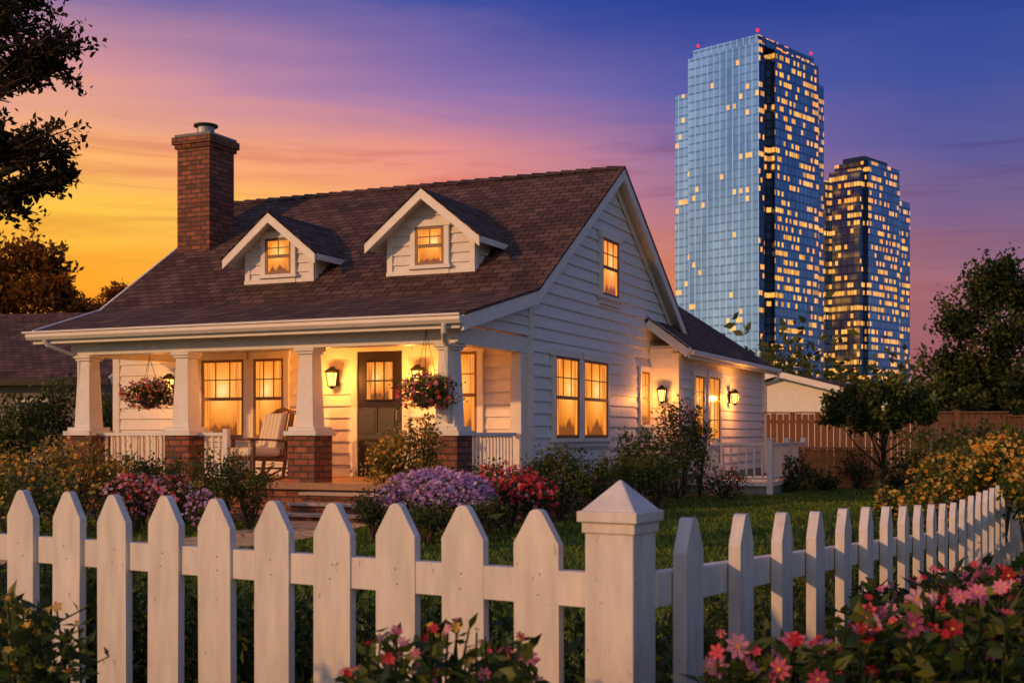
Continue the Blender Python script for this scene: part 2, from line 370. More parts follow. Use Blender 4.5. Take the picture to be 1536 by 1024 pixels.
# ------------------------------------------------------------ ground
n = N('lawn_grass'); o = n.obj(); a = n.noise(o, .35, 4); b = n.noise(o, 9, 4); d = n.noise(n.scale(o, (60, 14, 1)), 1, 3)
c = n.mix(a, (.06, .10, .012, 1), (.14, .20, .025, 1)); c = n.mix(.6, c, n.ramp(b, [(.3, (.6, .6, .6)), (.7, (1.3, 1.3, 1.2))]), 'MULTIPLY')
n.bsdf(c, .9, normal=n.bump(n.math('ADD', b, d), .8, .05), spec=.2)
mb = MB(); S = 3000; mb.add([(-S, -S, 0), (S, -S, 0), (S, S, 0), (-S, S, 0)], [(0, 1, 2, 3)], n.m); mb.obj('ground')
n = N('path_paving'); o = n.obj(); vo = n.n('ShaderNodeTexVoronoi', feature='DISTANCE_TO_EDGE'); n.l(o, vo.inputs['Vector']); vo.inputs['Scale'].default_value = 2.2
a = n.noise(o, 6, 4); c = n.mix(a, (.54, .32, .13, 1), (.78, .52, .25, 1))
c = n.mix(n.ramp(vo.outputs[0], [(.0, (0, 0, 0)), (.05, (1, 1, 1))]), (.18, .12, .06, 1), c); n.bsdf(c, .85, normal=n.bump(a, .4, .02)); pathm = n.m
ctr = [(-2.45, 17.2), (-2.5, 16.2), (-2.75, 15.0), (-3.05, 13.9), (-3.7, 12.7), (-5.0, 11.7), (-7, 11.0), (-10, 10.6)]
mb = MB(); Lp = []; Rp = []
for i, p in enumerate(ctr):
    a_ = Vector(ctr[max(i-1, 0)]); b_ = Vector(ctr[min(i+1, len(ctr)-1)]); t = (b_-a_).normalized(); nn = Vector((-t.y, t.x))*.66; p = Vector(p)
    Lp.append((*(p+nn), .02)); Rp.append((*(p-nn), .02))
for i in range(len(ctr)-1):
    q = [Lp[i], Lp[i+1], Rp[i+1], Rp[i]]; mb.prism([(x, y, -.05) for x, y, z in q], q, pathm)
mb.obj('garden_path')
mulch = m_simple('mulch_soil', (.045, .028, .018), .95, sc=30, bump=.9)
def sheet(name, pts, z, mat):
    mb = MB(); mb.add([(x, y, z) for x, y in pts], [tuple(range(len(pts)))], mat); return mb.obj(name)

# ------------------------------------------------------------ house
house = empty('white_house', (.251, 19.33, 0), -math.atan2(.408, .913))
def HW(u, v, z=0): return (.251+.913*u+.408*v, 19.33-.408*u+.913*v, z)
ZB, ZR = 3.43, 6.1; SL = (ZR-ZB)/4.05
def rz(v):
    if v < -.15: return 2.83+(v+2.75)*(ZB-2.83)/2.6
    if v < 3.9: return ZB+(v+.15)*SL
    return ZR-(v-3.9)*SL
def siding(mb, axis, c, s, ext, z0, z1, e=.195, mat=None):
    mat = mat or M['wall']; z = z0
    while z < z1-.005:
        zt = min(z+e, z1); A = ext(z+.001); B = ext(zt-.001)
        if A and B:
            o, i = c+s*.032, c+s*.003
            pt = (lambda a, d, h: (a, d, h)) if axis == 'x' else (lambda a, d, h: (d, a, h))
            mb.add([pt(A[0], o, z), pt(A[1], o, z), pt(B[1], i, zt), pt(B[0], i, zt), pt(A[0], c-s*.01, z), pt(A[1], c-s*.01, z)], [(0, 1, 2, 3), (4, 5, 1, 0)], mat)
        z = zt
def gable_ext(z, v0=0, v1=7.8, off=.14):
    a = v0; b = v1
    if z > rz(v0)-off: a = (z+off-ZB)/SL-.15
    if z > rz(v1)-off: b = 3.9+(ZR-off-z)/SL
    return (a, b) if b-a > .02 else (3.89, 3.91)
UL = -8.2
mb = MB()
siding(mb, 'y', 0, 1, gable_ext, .35, 5.95)
siding(mb, 'y', UL, -1, gable_ext, .35, 5.95)
siding(mb, 'x', 0, -1, lambda z: (UL, 0), .49, 3.3)
siding(mb, 'x', 7.8, 1, lambda z: (UL, 0), .35, 3.3)
def pe(z):
    b = -.02; a = -2.42
    if z > rz(-2.42)-.13: a = -2.75+(z+.13-2.83)/((ZB-2.83)/2.6)
    return (a, b) if b-a > .02 else (-.03, b)
siding(mb, 'y', 0.0, 1, pe, 2.72, 3.3, .15)
mb.prism([(UL+.02, .02, .0), (UL+.02, 7.78, .0), (UL+.02, 7.78, rz(7.78)-.15), (UL+.02, 3.9, ZR-.15), (UL+.02, .02, rz(.02)-.15)],
         [(-.02, .02, .0), (-.02, 7.78, .0), (-.02, 7.78, rz(7.78)-.15), (-.02, 3.9, ZR-.15), (-.02, .02, rz(.02)-.15)], M['trim'])
U1, V0, V1 = .6, 6.1, 13.7
siding(mb, 'x', V0, -1, lambda z: (0.03, U1), .35, 2.95)
siding(mb, 'y', U1, 1, lambda z: (V0, V1), .35, 2.75)
mb.box(-3.6, U1-.02, V0+.02, V1, 0, 2.8, M['trim'])
mb.obj('siding_walls', house)
mb = MB(); mb.box(UL-.03, .03, -.03, 7.83, 0, .35, M['found']); mb.box(0.04, U1+.03, V0-.03, V1+.03, 0, .34, M['found']); mb.obj('foundation', house)
mb = MB(); T = .13; UR = .2
prof = [(-2.75, 2.83), (-.15, ZB), (3.9, ZR), (8.15, rz(8.15))]
lefts = [-7.4, -8.45, -8.5, -8.5]
for i in range(3):
    (v0, z0), (v1, z1) = prof[i], prof[i+1]; a, b = lefts[i], lefts[i+1]
    mb.add([(a, v0, z0), (UR, v0, z0), (UR, v1, z1), (b, v1, z1)], [(0, 1, 2, 3)], M['shx'])
    mb.add([(a, v0, z0-T), (UR, v0, z0-T), (UR, v1, z1-T), (b, v1, z1-T)], [(3, 2, 1, 0)], M['trim'])
mb.add([(-8.5, 8.15, rz(8.15)), (UR, 8.15, rz(8.15)), (UR, 8.15, rz(8.15)-T), (-8.5, 8.15, rz(8.15)-T)], [(0, 1, 2, 3)], M['trim'])
for k in range(29):
    x0 = -8.5+k*.3; mb.prism([(x0, 3.75, ZR-.06), (x0, 3.9, ZR+.04), (x0, 4.05, ZR-.06)], [(x0+.31, 3.75, ZR-.08), (x0+.31, 3.9, ZR+.012), (x0+.31, 4.05, ZR-.08)], M['shx'])
ue, zr2, ze2, ur = .88, 4.62, 2.86, -1.5; va, vh, ve = 5.88, 11.9, 14.0
def wroof(dz, mat):
    P = [(ue, va, ze2+dz), (ue, ve, ze2+dz), (ur, vh, zr2+dz), (ur, va, zr2+dz), (2*ur-ue, va, ze2+dz), (2*ur-ue, ve, ze2+dz)]
    mb.add(P, [(0, 1, 2, 3)], mat); mb.add(P, [(3, 2, 5, 4)], mat); mb.add(P, [(1, 5, 2)], M['shx'] if mat is M['shy'] else mat)
wroof(0, M['shy']); wroof(-.12, M['trim'])
mb.obj('roof', house)
mb = MB()
def rake(u0, u1, pts, h=.2, lift=.012, mat=None):
    for (v0, z0), (v1, z1) in zip(pts[:-1], pts[1:]):
        A = [(u0, v0, z0+lift), (u0, v1, z1+lift), (u0, v1, z1-h), (u0, v0, z0-h)]
        mb.prism(A, [(u1, y, z) for x, y, z in A], mat or M['trim'])
rake(UR+.002, UR+.045, prof, .24, -.03); rake(UR+.002, UR+.06, prof, .03, .012, M['shx'])
rake(-8.55, -8.502, prof[1:], .22, -.02)
rake(.036, .055, [(0, rz(0)), (3.9, ZR), (7.8, rz(7.8))], .36, -.15)
mb.beam((-7.42, -2.75, 2.75), (-8.47, -.15, ZB-.08), .04, .2, M['trim'])
mb.box(-7.4, UR, -2.79, -2.752, 2.62, 2.80, M['trim'])
g = [(-2.79, 2.80), (-2.90, 2.80), (-2.905, 2.73), (-2.87, 2.68), (-2.79, 2.68)]
mb.prism([(-7.45, y, z) for y, z in g], [(UR+.05, y, z) for y, z in g], M['trim'])
mb.box(-7.5, UR+.06, -2.93, -2.90, 2.785, 2.815, M['trim'])
mb.box(ue+.002, ue+.03, va, ve, ze2-.18, ze2-.01, M['trim'])
mb.box(ue+.03, ue+.13, va, ve+.05, ze2-.11, ze2-.02, M['trim'])
mb.beam((ue+.03, va-.03, ze2-.08), (-.0+.06, va-.03, ze2-.08+(ue-.03)*.74), .045, .2, M['trim'])
mb.beam((ue+.03, va-.035, ze2+.02), (0.06, va-.035, ze2+.02+(ue-.03)*.74), .07, .03, M['shy'])
mb.box(-.11, .040, -.040, .002, .35, 3.25, M['trim']); mb.box(.003, .042, .004, .13, .35, 3.3, M['trim'])
mb.box(.004, .042, 7.68, 7.83, .35, 3.2, M['trim'])
mb.box(UL-.040, UL+.11, -.040, -.003, .35, 3.25, M['trim'])
mb.box(U1-.1, U1+.040, V0-.040, V0-.003, .35, 2.8, M['trim']); mb.box(U1+.003, U1+.042, V0-.002, V0+.12, .35, 2.8, M['trim'])
mb.box(U1+.003, U1+.042, V1-.12, V1+.02, .35, 2.75, M['trim'])
mb.box(.002, .05, .14, 7.66, .30, .38, M['trim'])
mb.tube([(-.0, -2.85, 2.68), (-.02, -2.83, 2.58), (-.12, -2.62, 2.5), (-.14, -2.5, 2.40), (-.14, -2.5, 1.36)], .042, M['trim'], 8)
mb.tube([(-7.1, -2.85, 2.68), (-7.08, -2.8, 2.6), (-6.8, -2.4, 2.42), (-6.78, -2.38, .3)], .04, M['trim'], 8)
mb.tube([(ue+.08, ve-.1, 2.75), (ue+.07, ve-.12, 2.62), (U1+.08, V1-.1, 2.42), (U1+.08, V1-.1, .2)], .045, M['trim'], 8)
mb.obj('trim_and_gutters', house, bevel=.004)
mbw = MB()
def window(axis, c, s, a0, a1, z0, z1, cols_=3, rows_=2, casing=.1, mid=True, sash=None):
    sash = sash or M['sash']
    def bx(m, p0, p1, d0, d1, h0, h1, mat):
        if axis == 'x': m.box(p0, p1, c+s*d0, c+s*d1, h0, h1, mat)
        else: m.box(c+s*d0, c+s*d1, p0, p1, h0, h1, mat)
    k = casing
    bx(mbw, a0-k, a0, 0, .055, z0, z1, M['trim']); bx(mbw, a1, a1+k, 0, .055, z0, z1, M['trim'])
    bx(mbw, a0-k-.03, a1+k+.03, 0, .07, z1, z1+k+.02, M['trim']); bx(mbw, a0-k-.04, a1+k+.04, 0, .10, z0-.06, z0, M['trim'])
    bx(mbw, a0-k, a1+k, 0, .05, z0-.15, z0-.062, M['trim'])
    pn = MB(); bx(pn, a0, a1, 0, .028, z0, z1, M['win'] if axis == 'x' else M['winy']); pn.obj('window_pane', house)
    f = .045
    bx(mbw, a0, a0+f, .026, .048, z0, z1, sash); bx(mbw, a1-f, a1, .026, .048, z0, z1, sash)
    bx(mbw, a0+f, a1-f, .026, .048, z0, z0+f*1.3, sash); bx(mbw, a0+f, a1-f, .026, .048, z1-f, z1, sash)
    zm = (z0+z1)/2
    if mid: bx(mbw, a0+f, a1-f, .026, .052, zm-.028, zm+.028, sash)
    lo, hi = (zm+.028, z1-f) if mid else (z0+f*1.3, z1-f)
    for i in range(1, cols_):
        x = a0+(a1-a0)*i/cols_; bx(mbw, x-.009, x+.009, .029, .041, lo, hi, sash)
    for i in range(1, rows_):
        z = lo+(hi-lo)*i/rows_; bx(mbw, a0+f, a1-f, .028, .039, z-.009, z+.009, sash)
o_ = .022
window('x', -o_, -1, -6.22, -5.32, 1.12, 2.48, 3, 2); window('x', -o_, -1, -5.12, -4.5, 1.12, 2.48, 3, 2)
window('x', -o_, -1, -1.45, -.85, 1.12, 2.5, 2, 2)
window('y', o_, 1, .98, 2.05, 1.12, 2.47, 3, 2); window('y', o_, 1, 2.27, 3.5, 1.12, 2.47, 3, 2)
window('y', o_, 1, 3.22, 4.1, 3.68, 4.72, 3, 2, .1)
window('y', o_, 1, 5.45, 5.97, 1.38, 2.42, 2, 2, .08)
window('y', U1+o_, 1, 7.15, 7.85, 1.1, 2.4, 2, 2, .08)
window('y', U1+o_, 1, 8.25, 9.15, .55, 2.42, 2, 4, .1, mid=False)
# dormers
for sc, hw, ze in ((-1.98, .80, 4.50), (-4.98, .70, 4.40)):
    vf = .53; zb = rz(vf)-.02; zp = ze+hw*.80
    d = MB()
    siding(d, 'x', vf, -1, lambda z: (sc-hw, sc+hw) if z < ze else ((sc-hw+(z-ze)/.8, sc+hw-(z-ze)/.8) if z < zp-.04 else (sc-.02, sc+.02)), zb, zp-.05, .16)
    for sg in (-1, 1):
        x = sc+sg*hw
        siding(d, 'y', x, sg, lambda z: (vf, max(vf+.01, (z-ZB)/SL-.15+.05)), zb-.03, ze, .16)
    d.prism([(sc-hw+.02, vf+.02, zb-.3), (sc+hw-.02, vf+.02, zb-.3), (sc+hw-.02, vf+.02, ze), (sc, vf+.02, zp-.03), (sc-hw+.02, vf+.02, ze)],
            [(sc-hw+.02, vf+2, zb-.3), (sc+hw-.02, vf+2, zb-.3), (sc+hw-.02, vf+2, ze), (sc, vf+2, zp-.03), (sc-hw+.02, vf+2, ze)], M['trim'])
    for sg in (-1, 1):
        x = sc+sg*hw; d.box(x-.05-sg*.03, x+.05-sg*.03, vf-.045, vf-.001, zb-.04, ze+.02, M['trim']); d.box(x+sg*.002, x+sg*.04, vf-.0, vf+.09, zb-.0, ze, M['trim'])
    d.box(sc-hw-.03, sc+hw+.03, vf-.055, vf, zb-.05, zb+.05, M['trim'])
    ov = .24; zt = zp+.08; vfr = vf-.34; hwo = hw+ov; zo = zt-hwo*.80
    vback = lambda z: (z-ZB)/SL-.15+.05
    for sg in (-1, 1):
        P = [(sc, vfr, zt), (sc+sg*hwo, vfr, zo), (sc+sg*hwo, vback(zo), zo), (sc, vback(zt), zt)]
        d.add(P, [(0, 1, 2, 3)], M['shy']); d.add([(x, y, z-.09) for x, y, z in P], [(0, 1, 2, 3)], M['trim'])
        d.prism([(sc+sg*hwo, vfr, zo-.01), (sc+sg*hwo, vback(zo), zo-.01), (sc+sg*hwo, vback(zo), zo-.12), (sc+sg*hwo, vfr, zo-.12)],
                [(sc+sg*(hwo+.03), vfr, zo-.02), (sc+sg*(hwo+.03), vback(zo), zo-.02), (sc+sg*(hwo+.03), vback(zo), zo-.12), (sc+sg*(hwo+.03), vfr, zo-.12)], M['trim'])
        A = [(sc, vfr, zt-.012), (sc+sg*(hwo+.02), vfr, zo-.028), (sc+sg*(hwo+.02), vfr, zo-.19), (sc, vfr, zt-.185)]
        d.prism(A, [(x, y-.04, z) for x, y, z in A], M['trim'])
        A = [(sc, vfr, zt+.018), (sc+sg*(hwo+.04), vfr, zo-.014), (sc+sg*(hwo+.04), vfr, zo-.034), (sc, vfr, zt-.010)]
        d.prism(A, [(x, y-.06, z) for x, y, z in A], M['shy'])
    d.obj('dormer', house)
    window('x', vf-o_, -1, sc-.27, sc+.27, zb+.13, zb+.13+.64, 2, 2, .09)
# front door
D = MB(); a0, a1 = -3.05, -2.2
D.box(a0-.12, a0, -.075, -.01, .49, 2.55, M['trim']); D.box(a1, a1+.12, -.075, -.01, .49, 2.55, M['trim']); D.box(a0-.16, a1+.16, -.085, -.01, 2.55, 2.69, M['trim'])
D.box(a0, a1, -.05, -.01, .5, 2.55, M['door'])
gx0, gx1, gz0, gz1 = a0+.17, a1-.17, 1.75, 2.38
pn = MB(); pn.box(gx0, gx1, -.06, -.049, gz0, gz1, M['win']); pn.obj('door_glass', house)
for i in range(4):
    x = gx0+(gx1-gx0)*i/3; D.box(x-.012, x+.012, -.07, -.052, gz0, gz1, M['door'])
for i in range(3):
    z = gz0+(gz1-gz0)*i/2; D.box(gx0-.01, gx1+.01, -.072, -.052, z-.012, z+.012, M['door'])
for (px0, px1) in ((a0+.1, a0+.38), (a1-.38, a1-.1)):
    D.box(px0, px1, -.065, -.051, .68, 1.1, M['door']); D.box(px0, px1, -.065, -.051, 1.2, 1.62, M['door'])
    D.box(px0+.04, px1-.04, -.075, -.064, .72, 1.06, M['door']); D.box(px0+.04, px1-.04, -.075, -.064, 1.24, 1.58, M['door'])
D.tube([(a1-.08, -.05, 1.4), (a1-.08, -.11, 1.42), (a1-.08, -.11, 1.56), (a1-.08, -.05, 1.58)], .012, M['steel'], 6)
D.obj('front_door', house, bevel=.004)
mbw.obj('window_frames', house)
# chimney
D = MB(); cx, cy = -7.93, 2.25
D.box(cx-.39, cx+.39, cy-.39, cy+.39, 3.9, 6.78, M['brick']); D.box(cx-.43, cx+.43, cy-.43, cy+.43, 6.78, 6.86, M['brick'])
D.box(cx-.47, cx+.47, cy-.47, cy+.47, 6.86, 7.0, M['brick']); D.box(cx-.43, cx+.43, cy-.43, cy+.43, 7.0, 7.06, M['found'])
D.box(cx-.42, cx+.42, cy-.42, cy+.42, 4.4, 4.66, M['metal'])
D.tube([(cx, cy, 7.05), (cx, cy, 7.28)], .17, M['steel'], 16); D.tube([(cx, cy, 7.27), (cx, cy, 7.31), (cx, cy, 7.34)], [.24, .24, .1], M['metal'], 16)
D.obj('chimney', house, bevel=.006)
# porch
D = MB(); PF = .49; vc = -2.3
D.box(-7.05, .12, -2.62, -.03, PF-.1, PF, M['floor']); D.box(-6.98, .06, -2.55, -.03, 0, PF-.1, M['brick'])
D.obj('porch_floor', house, bevel=.008)
D = MB()
D.box(-6.95, .0, vc-.13, vc+.13, 2.45, 2.70, M['trim']); D.box(-6.95, .02, vc-.15, vc+.15, 2.70, 2.735, M['trim'])
D.box(-.235, -.005, vc+.14, -.04, 2.45, 2.70, M['trim']); D.box(-7.0, -6.76, vc+.14, -.04, 2.45, 2.70, M['trim'])
D.box(-7.2, -.01, -2.74, -.04, 2.74, 2.755, M['ceil'])
D.obj('porch_beam', house, bevel=.005)
for u in [-.2, -2.5, -4.75, -6.7]:
    C = MB(); C.box(u-.235, u+.235, vc-.235, vc+.235, .0, 1.17, M['brick'])
    C.box(u-.28, u+.28, vc-.28, vc+.28, 1.17, 1.24, M['trim']); C.box(u-.23, u+.23, vc-.23, vc+.23, 1.24, 1.30, M['trim'])
    C.taper(u, vc, .31, .23, 1.30, 2.36, M['trim']); C.box(u-.145, u+.145, vc-.145, vc+.145, 2.36, 2.40, M['trim']); C.box(u-.17, u+.17, vc-.17, vc+.17, 2.40, 2.452, M['trim'])
    C.obj('porch_column', house, bevel=.006)
C = MB(); C.taper(-.1, -.16, .2, .17, PF, 2.45, M['trim']); C.box(-.23, .02, -.29, -.042, PF, PF+.14, M['trim']); C.obj('pilaster', house, bevel=.005)
def railing(mb, p, q, z0, z1, sp=.115):
    p = Vector(p); q = Vector(q); L = (q-p).length; d = (q-p)/L
    mb.beam((*p, z1-.03), (*q, z1-.03), .085, .05, M['trim']); mb.beam((*p, z0+.07), (*q, z0+.07), .05, .045, M['trim'])
    k = int(L/sp)
    for i in range(1, k):
        c = p+d*(L*i/k); mb.box(c.x-.018, c.x+.018, c.y-.018, c.y+.018, z0+.05, z1-.045, M['trim'])
C = MB()
railing(C, (-6.46, vc), (-4.99, vc), PF, 1.22); railing(C, (-4.51, vc), (-4.0, vc), PF, 1.22)
C.box(-4.04, -3.96, vc-.04, vc+.04, PF, 1.27, M['trim'])
railing(C, (-.1, vc+.24), (-.1, -.3), PF, 1.22); railing(C, (-6.8, vc+.24), (-6.8, -.05), PF, 1.22)
C.obj('porch_railing', house)
C = MB()
for i in range(3):
    z1 = PF-.12-i*.13; C.box(-2.22, -.55, -2.62-.3*(i+1), -2.62-.3*i+.01*(i > 0), 0, z1-.04, M['brick']); C.box(-2.26, -.51, -2.64-.3*(i+1)-.02, -2.62-.3*i-.015, z1-.04, z1, M['stone'])
C.obj('front_steps', house, bevel=.006)
C = MB(); du0, du1, dv0, dv1 = U1+.05, 2.35, 6.7, 10.2
C.box(du0, du1, dv0, dv1, .16, .24, M['trim']); C.box(du0, du1-.04, dv0+.04, dv1, .0, .16, M['found'])
railing(C, (1.2, dv0+.05), (du1-.05, dv0+.05), .24, 1.02, .14); railing(C, (du1-.05, dv0+.05), (du1-.05, dv1), .24, 1.02, .14)
for (x, y) in ((1.2, dv0+.05), (du1-.05, dv0+.05), (du1-.05, dv1-.05), (du1-.05, (dv0+dv1)/2)):
    C.box(x-.055, x+.055, y-.055, y+.055, .0, 1.08, M['trim']); C.box(x-.07, x+.07, y-.07, y+.07, 1.08, 1.11, M['trim'])
railing(C, (1.2, dv0-.5), (1.2, dv0), .08, .98, .14); C.box(1.15, 1.25, dv0-.6, dv0-.5, 0, 1.0, M['trim'])
C.obj('side_deck', house)
def lantern(pos, nrm, power, lit=True):
    x, y, z = pos; nx, ny = nrm; C = MB(); e = empty('wall_lantern', (x, y, z), math.atan2(ny, nx), house)
    C.box(0, .025, -.05, .05, -.16, .12, M['metal']); C.tube([(.02, 0, .06), (.08, 0, .16), (.13, 0, .15), (.14, 0, .10)], .01, M['metal'], 6)
    C.taper(.14, 0, .19, .03, .075, .16, M['metal']); C.taper(.14, 0, .17, .19, .06, .075, M['metal'])
    for a, b in ((-1, -1), (1, -1), (1, 1), (-1, 1)): C.beam((.14+a*.05, b*.05, -.16), (.14+a*.073, b*.073, .06), .013, .013, M['metal'])
    C.taper(.14, 0, .08, .12, -.18, -.16, M['metal']); C.taper(.14, 0, .03, .07, -.21, -.18, M['metal'])
    C.taper(.14, 0, .075, .115, -.155, .055, M['lamp'] if lit else M['steel']); C.obj('lantern_body', e)
    if lit:
        ld = bpy.data.lights.new('lantern_light', 'POINT'); ld.energy = power; ld.color = (1, .33, .055); ld.shadow_soft_size = .06
        lo = put(bpy.data.objects.new('lantern_light', ld), e); lo.location = (.42, 0, -.05)
lantern((-3.47, -.03, 2.15), (0, -1), 46); lantern((-1.86, -.03, 2.15), (0, -1), 46)
lantern((-6.85, -.03, 2.1), (0, -1), 10)
lantern((.33, V0-.03, 2.0), (0, -1), 28); lantern((U1+.03, 10.1, 2.05), (1, 0), 60)

# ------------------------------------------------------------ hanging baskets
def basket(u, v, ztop, zb):
    x, y, _ = HW(u, v); e = empty('hanging_basket', (x, y, 0)); C = MB()
    r = .2
    prof_ = [(0.02, -.19), (.10, -.17), (.17, -.09), (.20, 0)]
    vs = []; fs = []; sg = 14
    for rr, zz in prof_:
        for k in range(sg): t = 6.283*k/sg; vs.append((rr*math.cos(t), rr*math.sin(t), zb+zz))
    for i in range(3):
        for k in range(sg): fs.append((i*sg+k, i*sg+(k+1) % sg, (i+1)*sg+(k+1) % sg, (i+1)*sg+k))
    C.add(vs, fs, M['bark']); C.tube([(.2*math.cos(6.283*k/14), .2*math.sin(6.283*k/14), zb) for k in range(15)], .014, M['bark'], 5)
    for k in range(3):
        t = 2.094*k+.5; C.tube([(r*math.cos(t), r*math.sin(t), zb), (0, 0, ztop-.06)], .004, M['metal'], 4)
    C.tube([(0, 0, ztop-.06), (0, 0, ztop)], .006, M['metal'], 4); C.obj('basket_bowl', e)
    parts = []
    P, vv = blob_pts((0, 0, zb+.08), (.34, .34, .2), 1500, 20); parts.append(leaf_part(P, .055, M['leafm'], var=vv))
    P, vv = blob_pts((0, 0, zb-.06), (.4, .4, .15), 500, 14); P = P[np.hypot(P[:, 0], P[:, 1]) > .22]; parts.append(leaf_part(P, .05, M['leafm']))
    for fm, k in ((M['pink'], 60), (M['red'], 45), (M['yel'], 16)):
        d = unit(rng.normal(size=(k, 3))+np.array([0, -.4, .1])); parts += flower_parts(np.array((0, 0, zb+.04))+d*np.array((.42, .42, .24)), .065, fm, cmat=M['yel'])
    np_mesh('basket_flowers', parts, e)
basket(-5.45, -2.33, 2.45, 1.78)
basket(-.33, -2.75, 2.68, 1.74)

# ------------------------------------------------------------ rocking chairs
def chair(u, v, rot):
    x, y, _ = HW(u, v); ch = empty('rocking_chair', (x, y, PF), math.radians(rot)); C = MB()
    for sx_ in (-.33, .33):
        C.tube([(sx_, -.46, .09), (sx_, -.22, .02), (sx_, .15, .02), (sx_, .40, .06), (sx_, .58, .14)], .02, M['wood'], 6)
        C.beam((sx_, -.28, .03), (sx_, -.27, .62), .045, .045, M['wood']); C.beam((sx_, .22, .03), (sx_, .40, 1.02), .045, .045, M['wood'])
        C.beam((sx_, -.38, .63), (sx_, .34, .60), .085, .03, M['wood']); C.beam((sx_, -.28, .33), (sx_, .24, .30), .03, .05, M['wood'])
    C.beam((-.33, -.28, .34), (.33, -.28, .34), .03, .06, M['wood'])
    C.tube([(-.33, .40, 1.0), (-.17, .41, 1.07), (0, .41, 1.10), (.17, .41, 1.07), (.33, .40, 1.0)], .026, M['wood'], 6); C.beam((-.31, -.28, .15), (.31, -.28, .15), .025, .03, M['wood'])
    for i in range(7): sx_ = -.27+i*.09; C.beam((sx_, .25, .32), (sx_, .40, 1.04), .04, .015, M['wood'])
    C.obj('frame', ch, bevel=.004)
    C = MB(); C.box(-.30, .30, -.36, .22, .36, .50, M['cloth']); C.obj('seat_cushion', ch, bevel=.05)
    C = MB()
    for i in range(5):
        xa = -.285+i*.114; C.prism([(xa+.003, .10, .46), (xa+.111, .10, .46), (xa+.111, .24, .46), (xa+.003, .24, .46)], [(xa+.003, .23, 1.02), (xa+.111, .23, 1.02), (xa+.111, .35, 1.02), (xa+.003, .35, 1.02)], M['cloth'])
    C.obj('back_cushion', ch, bevel=.03)
chair(-3.72, -1.85, -50); chair(-4.15, -.75, -10)

# ------------------------------------------------------------ picket fence
pf = empty('picket_fence')
def picket(mb, p, ang, w_, h, t, zb=.05, tip=.022, sh=.085, lean=0):
    xf = Matrix.Translation((p[0], p[1], 0)) @ Matrix.Rotation(ang, 4, 'Z') @ Matrix.Rotation(lean, 4, 'Y')
    o = [(-w_/2, zb), (w_/2, zb), (w_/2, h-sh), (tip/2+.006, h-.006), (tip/2-.004, h), (-tip/2+.004, h), (-tip/2-.006, h-.006), (-w_/2, h-sh)]
    mb.prism([xf @ Vector((a, -t/2, z)) for a, z in o], [xf @ Vector((a, t/2, z)) for a, z in o], M['fence'])
ua = Vector((-.859, .511)); angL = math.atan2(-.511, .859)
mb = MB(); nF = Vector((-.511, -.859))
for t in range(0, 16):
    p = Vector((.07-.187*t, 3.1+.111*t))
    picket(mb, p, angL, .128, 1.013+R.uniform(-.005, .005), .026, lean=R.uniform(-.008, .008))
p0 = Vector((.258, 2.95)); A = p0+ua*.06-nF*.037; B = Vector((.07-.187*16, 3.1+.111*16))-nF*.037
for z in (.82, .28): mb.beam((*A, z), (*B, z), .038, .085, M['fence'])
for t in range(0, 16):
    p = Vector((.07-.187*t, 3.1+.111*t))+nF*.013
    for dz in (.80, .84):
        q = p+Vector((.859, -.511))*R.uniform(-.015, .015); mb.tube([(q.x, q.y, dz), (q.x+nF.x*.002, q.y+nF.y*.002, dz)], .0028, M['steel'], 6)
mb.obj('left_pickets', pf, bevel=.0035)
mb = MB(); dR = Vector((.448, .894)); angR = math.atan2(.894, .448)
def ztop(t): return .99-.21*min(max(t, 0), 11)/11
for t in range(0, 34):
    p = Vector((.441+.2056*t, 3.1+.409*t))
    picket(mb, p, angR, .135, ztop(t)+R.uniform(-.004, .004), .034, sh=.085 if t < 6 else .08, tip=.03, lean=R.uniform(-.008, .008))
nR = Vector((.894, -.448))
def rail_at(t):
    p = Vector((.441+.2056*t, 3.1+.409*t))-nR*.04; return (p.x, p.y, ztop(t)-.165-.05*min(t, 11)/11)
for a, b in ((-.35, 11), (11, 34)):
    P, Q = rail_at(a), rail_at(b); mb.beam(P, Q, .038, .085, M['fence']); mb.beam((P[0], P[1], .25), (Q[0], Q[1], .22), .038, .085, M['fence'])
mb.obj('right_pickets', pf, bevel=.0035)
post = MB(); hw = .063
post.box(-hw, hw, -hw, hw, -.1, .985, M['fence']); post.box(-hw-.006, hw+.006, -hw-.006, hw+.006, .966, .992, M['fence'])
post.box(-hw-.015, hw+.015, -hw-.015, hw+.015, .992, 1.018, M['fence']); post.taper(0, 0, 2*(hw+.008), .006, 1.018, 1.09, M['fence'])
po = post.obj('gate_post', pf, bevel=.003); po.location = (.258, 2.95, 0); po.rotation_euler = (0, 0, angL)

# ------------------------------------------------------------ cedar fence, neighbours
cf = empty('cedar_fence'); mb = MB()
def boards(p, q, h, wd=.14):
    p = Vector(p); q = Vector(q); L = (q-p).length; d = (q-p)/L; k = int(L/(wd+.012))
    for i in range(k):
        c = p+d*(i+.5)*(L/k); hh = h+R.uniform(-.015, .015)
        xf = Matrix.Translation((c.x, c.y, 0)) @ Matrix.Rotation(math.atan2(d.y, d.x), 4, 'Z'); mb.box(-wd/2, wd/2, -.012+R.uniform(0, .006), .012, .02, hh, M['cedar'], xf)
    for i in range(int(L/2.4)+1):
        c = p+d*min(i*2.4, L); mb.box(c.x-.06, c.x+.06, c.y-.09, c.y+.03, 0, h+.08, M['cedar'])
    mb.beam((*p, h-.2), (*q, h-.2), .05, .09, M['cedar']); mb.beam((*p, h+.03), (*q, h+.03), .14, .035, M['cedar'])
boards((6.25, 31.5), (12.2, 30.5), 1.7); boards((12.2, 30.5), (16, 22), 1.6)
boards((5.9, 27.2), (8.0, 27.0), .86)
mb.obj('boards', cf)
